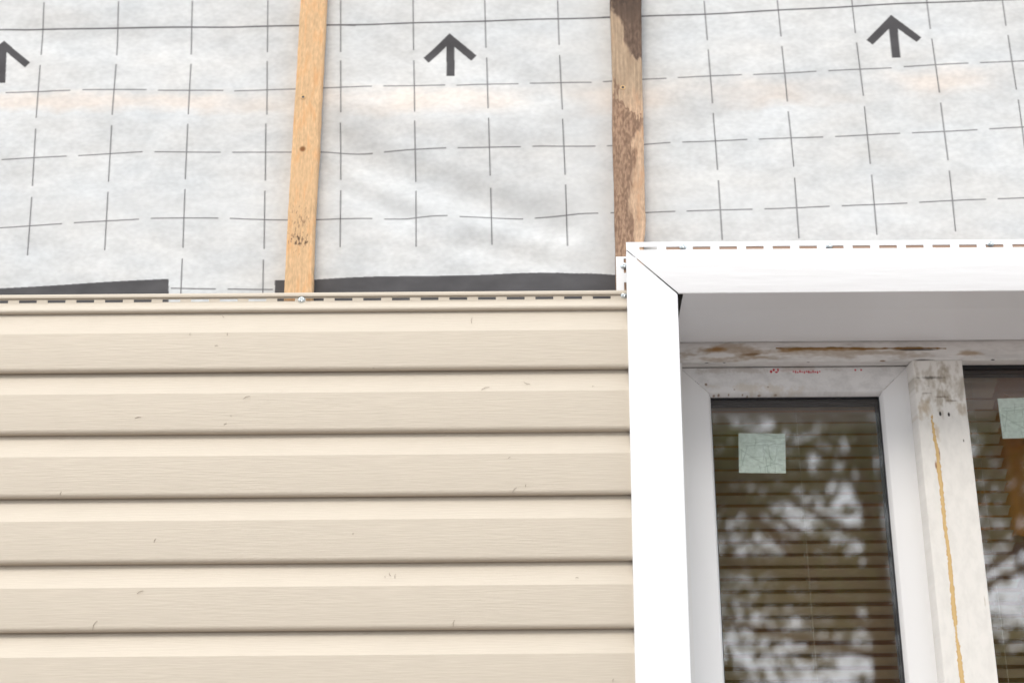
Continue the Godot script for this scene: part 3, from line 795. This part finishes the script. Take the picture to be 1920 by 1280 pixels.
func window() -> void:
	var root := thing("plastic_window", "white plastic window with a mullion and dirty frame, set back inside the casing", "window")
	var zf := -0.166; var zs := -0.187
	var px := func(u: float, v: float, z: float) -> float:
		var p := at(u, v, z)
		return p.x - WL * (p.y - 3.0)
	var yh := at(1500, 677.5, zf).y
	var ytop := 3.036
	var xm0: float = px.call(1770, 1270, zf); var xm1: float = px.call(1872, 1270, zf)
	var brown := Color(0.40, 0.28, 0.15); var rust := Color(0.52, 0.34, 0.13); var near_black := Color(0.13, 0.11, 0.10); var tan_ := Color(0.62, 0.53, 0.43)
	var pvc := Color(0.87, 0.865, 0.855)
	# frame head: its front with old foam and sealant
	var hx0 := 0.20; var hx1 := 1.60
	var hspan := hx1 - hx0
	var spot := func(u: float, v: float, w: float, h: float, c: Color, a: float, k: float) -> Array:
		var p := at(u, v, zf)
		return [(p.x - WL * (p.y - 3.0) - hx0) / hspan, clampf((ytop - p.y) / (ytop - yh + 0.022), 0, 1), w / 1170.0 / hspan, h / 1070.0 / (ytop - yh + 0.022), c, a, k]
	var marks := [spot.call(1375, 656, 75, 13, tan_, 0.5, 1.2), spot.call(1540, 660, 190, 11, tan_, 0.42, 1.0), spot.call(1345, 655, 20, 5, rust, 0.65, 0.6), spot.call(1545, 654, 95, 4, rust, 0.65, 0.5), spot.call(1480, 657, 30, 4, rust, 0.55, 0.9), spot.call(1700, 653, 70, 3.2, brown, 0.7, 0.5), spot.call(1725, 655, 45, 1.3, near_black, 0.95, 0.3), spot.call(1640, 653, 50, 2.5, rust, 0.8, 0.6), spot.call(1410, 664, 20, 2.5, brown, 0.6, 1.0), spot.call(1325, 681, 4, 1.6, near_black, 0.8, 0.3), spot.call(1358, 680, 3, 1.5, near_black, 0.8, 0.3), spot.call(1516, 679, 4, 1.6, near_black, 0.7, 0.4), spot.call(1655, 676, 6, 2, brown, 0.8, 0.6), spot.call(1810, 662, 25, 6, tan_, 0.7, 1.0), spot.call(1862, 674, 4, 1.6, near_black, 0.8, 0.3), spot.call(1740, 674, 30, 1.4, Color(0.25, 0.24, 0.22), 0.8, 0.8), spot.call(1345, 672, 60, 6, Color(0.68, 0.62, 0.55), 0.7, 1.4)]
	var hm := mat(1, 1, 1, 0.4, 0.4); hm.albedo_texture = stain_texture(1536, 96, marks, 301, pvc, 0.10); hm.texture_repeat = false
	var hs := Shape.new(); hs.lean = WL
	var hp := [Vector2(0, zf), Vector2(ytop - yh - 0.0016, zf), Vector2(ytop - yh - 0.0004, zf - 0.0006), Vector2(ytop - yh, zf - 0.002), Vector2(ytop - yh - 0.0008, zs + 0.0018), Vector2(ytop - yh - 0.014, zs + 0.0019), Vector2(ytop - yh - 0.014, zs - 0.055)]
	hs.sweep(hp, Vector3(0, ytop, 0), Vector3.RIGHT, Vector3.DOWN, Vector3.BACK, hx0, hx1, 1.0)
	for k in hs.t.size(): hs.t[k] = Vector2((hs.t[k].x - hx0) / hspan, hs.t[k].y / (ytop - yh + 0.022))
	part("frame_head", hs, hm, root)
	var ridge := Shape.new(); ridge.lean = WL
	var rng := RandomNumberGenerator.new()
	rng.seed = 8
	var pts := []; var rad := []
	for k in 40:
		var p := at(1455 + k * 8.2, 652.5 + sin(k * 0.35) * 0.8, zf + 0.0004)
		pts.append(Vector3(p.x - WL * (p.y - 3.0), p.y, p.z)); rad.append(0.0003 + rng.randf() * 0.0015)
	ridge.tube(pts, rad, 6)
	var fm := mat(0.27, 0.165, 0.065, 0.85, 0.2)
	var fr := part("foam_residue", ridge, fm, root)
	fr.set_meta("label", "dark brown ridge of old foam along the frame head")
	# left and right frame jambs, sill, mostly hidden
	var plain := mat(0.72, 0.715, 0.70, 0.35, 0.45)
	var sash_x1: float = px.call(1762.0, 1270, zs)
	var in_l: float = px.call(1341.5, 1010, zs); var in_r: float = px.call(1706, 1275, zs)
	var wid := sash_x1 - in_r
	var sash_x0 := in_l - wid
	var yb := 1.60
	var s := Shape.new(); s.lean = WL
	s.box(Vector3(sash_x0 - 0.05, yb - 0.06, zs - 0.055), Vector3(sash_x0 + 0.003, yh - 0.001, zf)); part("frame_jamb", s, plain, root)
	s = Shape.new(); s.lean = WL
	s.box(Vector3(1.53, yb - 0.06, zs - 0.055), Vector3(1.59, yh - 0.001, zf)); part("frame_jamb", s, plain, root)
	s = Shape.new(); s.lean = WL
	s.box(Vector3(sash_x0 + 0.0035, yb - 0.06, zs - 0.055), Vector3(1.5295, yb + 0.003, zf)); part("frame_sill", s, plain, root)
	# mullion with stains near its head, two drill holes painted as dark dots
	var mw := xm1 - xm0; var ml := 0.62
	var mspot := func(u: float, v: float, w: float, h: float, c: Color, a: float, k: float) -> Array:
		var p := at(u, v, zf)
		return [(p.x - WL * (p.y - 3.0) - xm0) / mw, (yh - p.y) / ml, w / 1150.0 / mw, h / 1060.0 / ml, c, a, k]
	var dirty := Color(0.58, 0.53, 0.46)
	var mm := [mspot.call(1745, 697, 40, 18, dirty, 0.5, 1.0), mspot.call(1785, 696, 36, 17, dirty, 0.45, 1.0), mspot.call(1731, 716, 15, 9, Color(0.68, 0.60, 0.49), 0.6, 0.8), mspot.call(1792, 714, 14, 7, Color(0.66, 0.60, 0.52), 0.5, 1.0), mspot.call(1742, 690, 27, 1.5, Color(0.25, 0.24, 0.22), 0.7, 0.6), mspot.call(1735, 703, 16, 0.9, Color(0.36, 0.32, 0.28), 0.6, 0.9), mspot.call(1760, 706, 14, 0.8, Color(0.40, 0.36, 0.32), 0.6, 0.9), mspot.call(1785, 709, 15, 0.8, Color(0.40, 0.36, 0.32), 0.6, 0.9), mspot.call(1738, 697, 10, 0.9, Color(0.33, 0.3, 0.27), 0.6, 0.9), mspot.call(1757.5, 720, 2.3, 1.9, near_black, 0.95, 0.1), mspot.call(1773.5, 720.5, 2.3, 1.9, near_black, 0.95, 0.1), mspot.call(1748, 758, 3.2, 8, Color(0.42, 0.25, 0.14), 0.9, 0.9), mspot.call(1752, 753, 1.8, 6, Color(0.42, 0.24, 0.12), 0.9, 0.6), mspot.call(1744, 762, 2, 4, Color(0.48, 0.3, 0.18), 0.8, 0.7), mspot.call(1750, 738, 5, 10, Color(0.74, 0.66, 0.56), 0.6, 0.8), mspot.call(1798, 742, 1.6, 1.6, near_black, 0.7, 0.3), mspot.call(1818, 870, 1.6, 6, Color(0.6, 0.55, 0.48), 0.7, 0.8), mspot.call(1825, 1215, 16, 10, Color(0.76, 0.75, 0.735), 0.6, 0.9)]
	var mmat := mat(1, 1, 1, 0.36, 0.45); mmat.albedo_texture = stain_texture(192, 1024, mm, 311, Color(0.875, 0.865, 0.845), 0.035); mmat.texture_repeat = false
	s = Shape.new(); s.lean = WL
	var mp := [Vector2(-0.0045, zs - 0.055), Vector2(-0.0045, zs + 0.001), Vector2(0.0, zf - 0.0012), Vector2(0.0012, zf), Vector2(mw - 0.0012, zf), Vector2(mw, zf - 0.0012), Vector2(mw + 0.004, zs - 0.004), Vector2(mw + 0.004, zs - 0.055)]
	s.sweep(mp, Vector3(xm0, 0, 0), Vector3.UP, Vector3.RIGHT, Vector3.BACK, yb + 0.0035, yh - 0.0004, 1.0)
	for k in s.t.size():
		s.t[k] = Vector2(clampf((s.v[k].x - WL * (s.v[k].y - 3.0) - xm0) / mw, 0, 1), clampf((yh - s.v[k].y) / ml, 0, 1))
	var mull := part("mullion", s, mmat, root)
	# ribbon of ochre foam down the mullion
	var bead := Shape.new(); bead.lean = WL
	var line := [[1747.5, 776, 1.5], [1748.5, 788, 4], [1752, 810, 6], [1757, 840, 6.5], [1761, 875, 7.5], [1765, 910, 7], [1768.5, 945, 8.5], [1772, 980, 7.5], [1776, 1010, 8], [1780, 1040, 7], [1783, 1070, 9], [1786, 1105, 8], [1789, 1140, 9.5], [1791.5, 1165, 8.5], [1793, 1181, 3], [1794, 1192, 4], [1796.5, 1208, 7], [1799, 1226, 8], [1802, 1250, 9.5], [1806, 1285, 8], [1812, 1340, 8]]
	var fine := []
	for k in line.size() - 1:
		for j in 8:
			var f := j / 8.0
			fine.append([lerpf(line[k][0], line[k + 1][0], f) + rng.randfn(0, 0.4), lerpf(line[k][1], line[k + 1][1], f), lerpf(line[k][2], line[k + 1][2], f) * 0.46, rng.randfn(0, 0.7), rng.randfn(0, 0.7), rng.randf()])
	var flat := func(p: Vector3) -> Vector3: return Vector3(p.x - WL * (p.y - 3.0), p.y, p.z)
	for k in fine.size() - 1:
		var row := []
		for q in [fine[k], fine[k + 1]]:
			row.append([flat.call(at(q[0] - q[2] + q[3], q[1], zf + 0.0001)), flat.call(at(q[0] - q[2] * 0.4, q[1], zf + 0.0007 + 0.0004 * q[5])), flat.call(at(q[0] + q[2] * 0.5, q[1], zf + 0.0006 + 0.0005 * q[5])), flat.call(at(q[0] + q[2] + q[4], q[1], zf + 0.0001))])
		for j in 3:
			bead.quad(row[0][j], row[0][j + 1], row[1][j + 1], row[1][j], [Vector3(-0.5, 0, 0.85), Vector3(0, 0, 1), Vector3(0.5, 0, 0.85)][j])
	var bm := part("foam_bead", bead, mat(0.60, 0.42, 0.20, 0.85, 0.2), mull)
	bm.set_meta("label", "ragged ochre strip of dried foam down the mullion")
	# sash
	var sash := Node3D.new(); sash.name = "sash"; root.add_child(sash, true)
	var in_t := at(1500, 734.0, zs).y
	var y1 := in_t + wid
	var top_w := sash_x1 - sash_x0
	var sspot := func(u: float, v: float, w: float, h: float, c: Color, a: float, k: float) -> Array:
		var p := at(u, v, zs)
		return [(p.x - WL * (p.y - 3.0) - sash_x0) / top_w, (y1 - p.y) / (wid + 0.07), w / 1150.0 / top_w, h / 1060.0 / (wid + 0.07), c, a, k]
	var red := Color(0.72, 0.10, 0.14)
	var sm := [sspot.call(1490, 694, 55, 4, Color(0.86, 0.80, 0.80), 0.6, 0.6)]
	# remains of a printed film: slanted red strokes, then a row of broken letters
	for q in [[1446, 696, 2.6, 3], [1451, 693, 2.4, 3], [1456, 697, 3.4, 1.6], [1459, 693, 1.8, 3.6]]: sm.append(sspot.call(q[0], q[1], q[2], q[3], red, 1.0, 0.1))
	for k in 13: sm.append(sspot.call(1488 + k * 4.1, 696 + (k % 3) * 0.7, 1.9, 2.0 + (k % 2), red, 0.6 + 0.3 * float((k * 5) % 4) / 3.0, 0.2))
	for k in 2: sm.append(sspot.call(1604 + k * 11, 693, 2.0, 2.0, red, 0.85, 0.2))
	for q in [[1339, 738, 3.4, 1.6], [1348, 737.5, 3.4, 2], [1367, 737, 2.2, 1.3], [1393, 737, 2, 1.2], [1402, 739, 2.5, 2], [1440, 725, 2.2, 1.3], [1377, 730, 1.6, 1.4], [1424, 737.5, 4, 1], [1455, 737, 3, 1], [1324, 720, 2.5, 2.5]]: sm.append(sspot.call(q[0], q[1], q[2], q[3], Color(0.36, 0.26, 0.19), 0.75, 0.5))
	sm.append(sspot.call(1420, 728, 70, 9, Color(0.80, 0.765, 0.71), 0.5, 1.4))
	sm.append(sspot.call(1420, 693, 130, 5, Color(0.72, 0.69, 0.66), 0.5, 1.5))
	var tmat := mat(1, 1, 1, 0.36, 0.45); tmat.albedo_texture = stain_texture(1024, 144, sm, 321, Color(0.86, 0.86, 0.86), 0.07); tmat.texture_repeat = false
	var smat := mat(0.735, 0.735, 0.735, 0.34, 0.45)
	var sp := [Vector2(0, zs - 0.05), Vector2(0, zs - 0.0015), Vector2(0.0015, zs), Vector2(wid - 0.001, zs), Vector2(wid + 0.0006, zs - 0.0012), Vector2(wid + 0.0045, zs - 0.011), Vector2(wid + 0.0045, zs - 0.012), Vector2(wid - 0.008, zs - 0.0125)]
	var rails := framed(sash, ["top_rail", "stile", "stile", "bottom_rail"], sp, sash_x0, sash_x1, yb + 0.004, y1, [tmat, smat], 0.00028)
	var tr: MeshInstance3D = rails[0]
	var arr: Array = (tr.mesh as ArrayMesh).surface_get_arrays(0)
	var uv: PackedVector2Array = arr[Mesh.ARRAY_TEX_UV]
	var vs: PackedVector3Array = arr[Mesh.ARRAY_VERTEX]
	for k in uv.size(): uv[k] = Vector2(clampf((vs[k].x - WL * (vs[k].y - 3.0) - sash_x0) / top_w, 0, 1), clampf((y1 - vs[k].y) / (wid + 0.07), 0, 1))
	arr[Mesh.ARRAY_TEX_UV] = uv
	var am := ArrayMesh.new(); am.add_surface_from_arrays(Mesh.PRIMITIVE_TRIANGLES, arr); tr.mesh = am
	var inner := wid + 0.0045
	var zg := zs - 0.0145
	glazing(sash, sash_x0 + inner, sash_x1 - inner, yb + 0.004 + inner, y1 - inner, zg)
	# the black rebate joint between sash and frame
	var joint := Shape.new(); joint.lean = WL
	joint.box(Vector3(sash_x0 - 0.02, yh - 0.004, zs - 0.052), Vector3(sash_x1 + 0.01, yh + 0.012, zs - 0.0505))
	joint.box(Vector3(sash_x1 + 0.0002, yb, zs - 0.0520), Vector3(sash_x1 + 0.006, yh - 0.0045, zs - 0.006))
	part("rebate_seal", joint, mat(0.02, 0.02, 0.022, 0.6), root)
	# fixed light beside the mullion
	glazing(root, xm1 + 0.004, 1.53, yb + 0.004, yh - 0.0008, zs - 0.0075)
	stickers(zg, zs - 0.0075)

func stickers(z0: float, z1: float) -> void:
	var W := 256
	var rng := RandomNumberGenerator.new()
	rng.seed = 5
	var im := Image.create(W, W, false, Image.FORMAT_RGB8)
	var n := noise_bytes(W, W, 0.03, 4, 4)
	for y in W:
		for x in W:
			var l := (n[y * W + x] - 128) / 128.0 * 0.05
			im.set_pixel(x, y, Color(0.765 + l, 0.82 + l, 0.785 + l))
	# fine dark cracks, mostly upright and level
	for k in 34:
		var p := Vector2(rng.randf() * W, rng.randf() * W)
		var up := rng.randf() < 0.5
		var ang := (PI / 2 if up else 0.0) + rng.randfn(0, 0.12) + (0.7 if rng.randf() < 0.12 else 0.0)
		var len := rng.randf_range(40, 190)
		for j in int(len):
			ang += rng.randfn(0, 0.02)
			p += Vector2(cos(ang), sin(ang))
			if p.x > 0 and p.y > 0 and p.x < W - 1 and p.y < W - 1:
				im.set_pixel(int(p.x), int(p.y), im.get_pixel(int(p.x), int(p.y)).lerp(Color(0.22, 0.32, 0.28), 0.8))
	var m := mat(1, 1, 1, 0.6, 0.3)
	m.albedo_texture = texture(im)
	m.texture_repeat = false
	for q in [[[1385, 812], [1473, 813], [1474, 887], [1386, 886], z0, "pale green crackled square sticker on the pane beside the white casing"], [[1871, 747], [1956, 744], [1963, 820], [1881, 822], z1, "pale green crackled square sticker on the pane right of the mullion"]]:
		var z: float = q[4] - 0.0046
		var s := Shape.new()
		var p := []
		for k in 4: p.append(at(q[k][0], q[k][1], z))
		var b := Vector3(0, 0, -0.0004)
		s.quad(p[0], p[1], p[2], p[3], Vector3.BACK, [Vector2(0, 0), Vector2(1, 0), Vector2(1, 1), Vector2(0, 1)])
		s.quad(p[0] + b, p[1] + b, p[2] + b, p[3] + b, Vector3.FORWARD, [Vector2(0, 0), Vector2(1, 0), Vector2(1, 1), Vector2(0, 1)])
		for k in 4:
			var e: Vector3 = p[(k + 1) % 4] - p[k]
			s.quad(p[k], p[(k + 1) % 4], p[(k + 1) % 4] + b, p[k] + b, e.cross(Vector3.FORWARD).normalized(), [Vector2(0, 0), Vector2(0.01, 0), Vector2(0.01, 0.01), Vector2(0, 0.01)])
		var o := part("window_sticker", s, m)
		tag(o, q[5], "sticker", "stickers on the window panes")

# ---------------------------------------------------------------- blind inside the room
func blind() -> void:
	var root := thing("venetian_blind", "olive-beige venetian blind hanging behind the window panes", "blind")
	var z := -0.285
	var a := at(1911, 1130, z); var b := at(1874, 770, z)
	var xr := (a.x + b.x) * 0.5; var xl := 0.225
	var look := mat(0.60, 0.51, 0.36, 0.5, 0.4)
	var slat := Shape.new()
	var w := 0.025; var tilt := deg_to_rad(13.0)
	var prof := []; var under := []
	for k in 7:
		var f := k / 6.0 - 0.5
		var y := f * w * sin(tilt) + 0.0016 * (1.0 - 4.0 * f * f)
		prof.append(Vector2(y, f * w * cos(tilt))); under.append(Vector2(y - 0.0003, f * w * cos(tilt)))
	slat.sweep(prof, Vector3.ZERO, Vector3.RIGHT, Vector3.UP, Vector3.BACK, xl, xr, -1.0, 0, 0)
	slat.sweep(under, Vector3.ZERO, Vector3.RIGHT, Vector3.UP, Vector3.BACK, xl, xr, 1.0, 0, 0)
	var mesh := slat.commit()
	var rng := RandomNumberGenerator.new()
	rng.seed = 2
	for k in 62:
		var o := part("slat", mesh, look, root)
		o.position = Vector3(rng.randfn(0, 0.0012), 2.985 - 0.0205 * k, z)
		o.rotation = Vector3(rng.randfn(0, 0.02), 0, rng.randfn(0, 0.0006))
	var rail := Shape.new()
	rail.box(Vector3(xl - 0.004, 2.998, z - 0.0125), Vector3(xr + 0.004, 3.022, z + 0.0125))
	part("head_rail", rail, look, root)
	for u in [1500, 1840]:
		var x := at(u, 900, z).x
		for dz in [-0.0128, 0.0132]:
			var c := Shape.new()
			c.tube([Vector3(x, 2.998, z + dz), Vector3(x + 0.001, 2.3, z + dz), Vector3(x, 1.70, z + dz)], [0.00035, 0.00035, 0.00035], 5)
			part("ladder_cord", c, mat(0.4, 0.36, 0.28, 0.8), root)
	# a short orange-brown pelmet hangs in the room beside the blind
	var pel := Shape.new()
	var ph := at(1905, 1005, -0.36).y
	var n := 60
	for k in n:
		var f0 := float(k) / n; var f1 := float(k + 1) / n
		var xa := lerpf(xr - 0.05, 1.5, f0); var xb := lerpf(xr - 0.05, 1.5, f1)
		var za := -0.37 + 0.012 * sin(xa * 95.0) + 0.005 * sin(xa * 41.0); var zb := -0.37 + 0.012 * sin(xb * 95.0) + 0.005 * sin(xb * 41.0)
		var na := Vector3(-0.012 * 95.0 * cos(xa * 95.0), 0, 1).normalized(); var nb := Vector3(-0.012 * 95.0 * cos(xb * 95.0), 0, 1).normalized()
		pel.quad4([Vector3(xa, ph, za), Vector3(xb, ph, zb), Vector3(xb, 3.02, zb), Vector3(xa, 3.02, za)], [na, nb, nb, na], [Vector2(xa, 0), Vector2(xb, 0), Vector2(xb, 1), Vector2(xa, 1)])
		pel.quad4([Vector3(xa, ph, za - 0.0015), Vector3(xb, ph, zb - 0.0015), Vector3(xb, 3.02, zb - 0.0015), Vector3(xa, 3.02, za - 0.0015)], [-na, -nb, -nb, -na], [Vector2(xa, 0), Vector2(xb, 0), Vector2(xb, 1), Vector2(xa, 1)])
	var cloth := part("short_curtain", pel, mat(0.42, 0.17, 0.03, 0.8, 0.2))
	tag(cloth, "short orange-brown curtain hanging in the room beside the blind's end", "curtain")
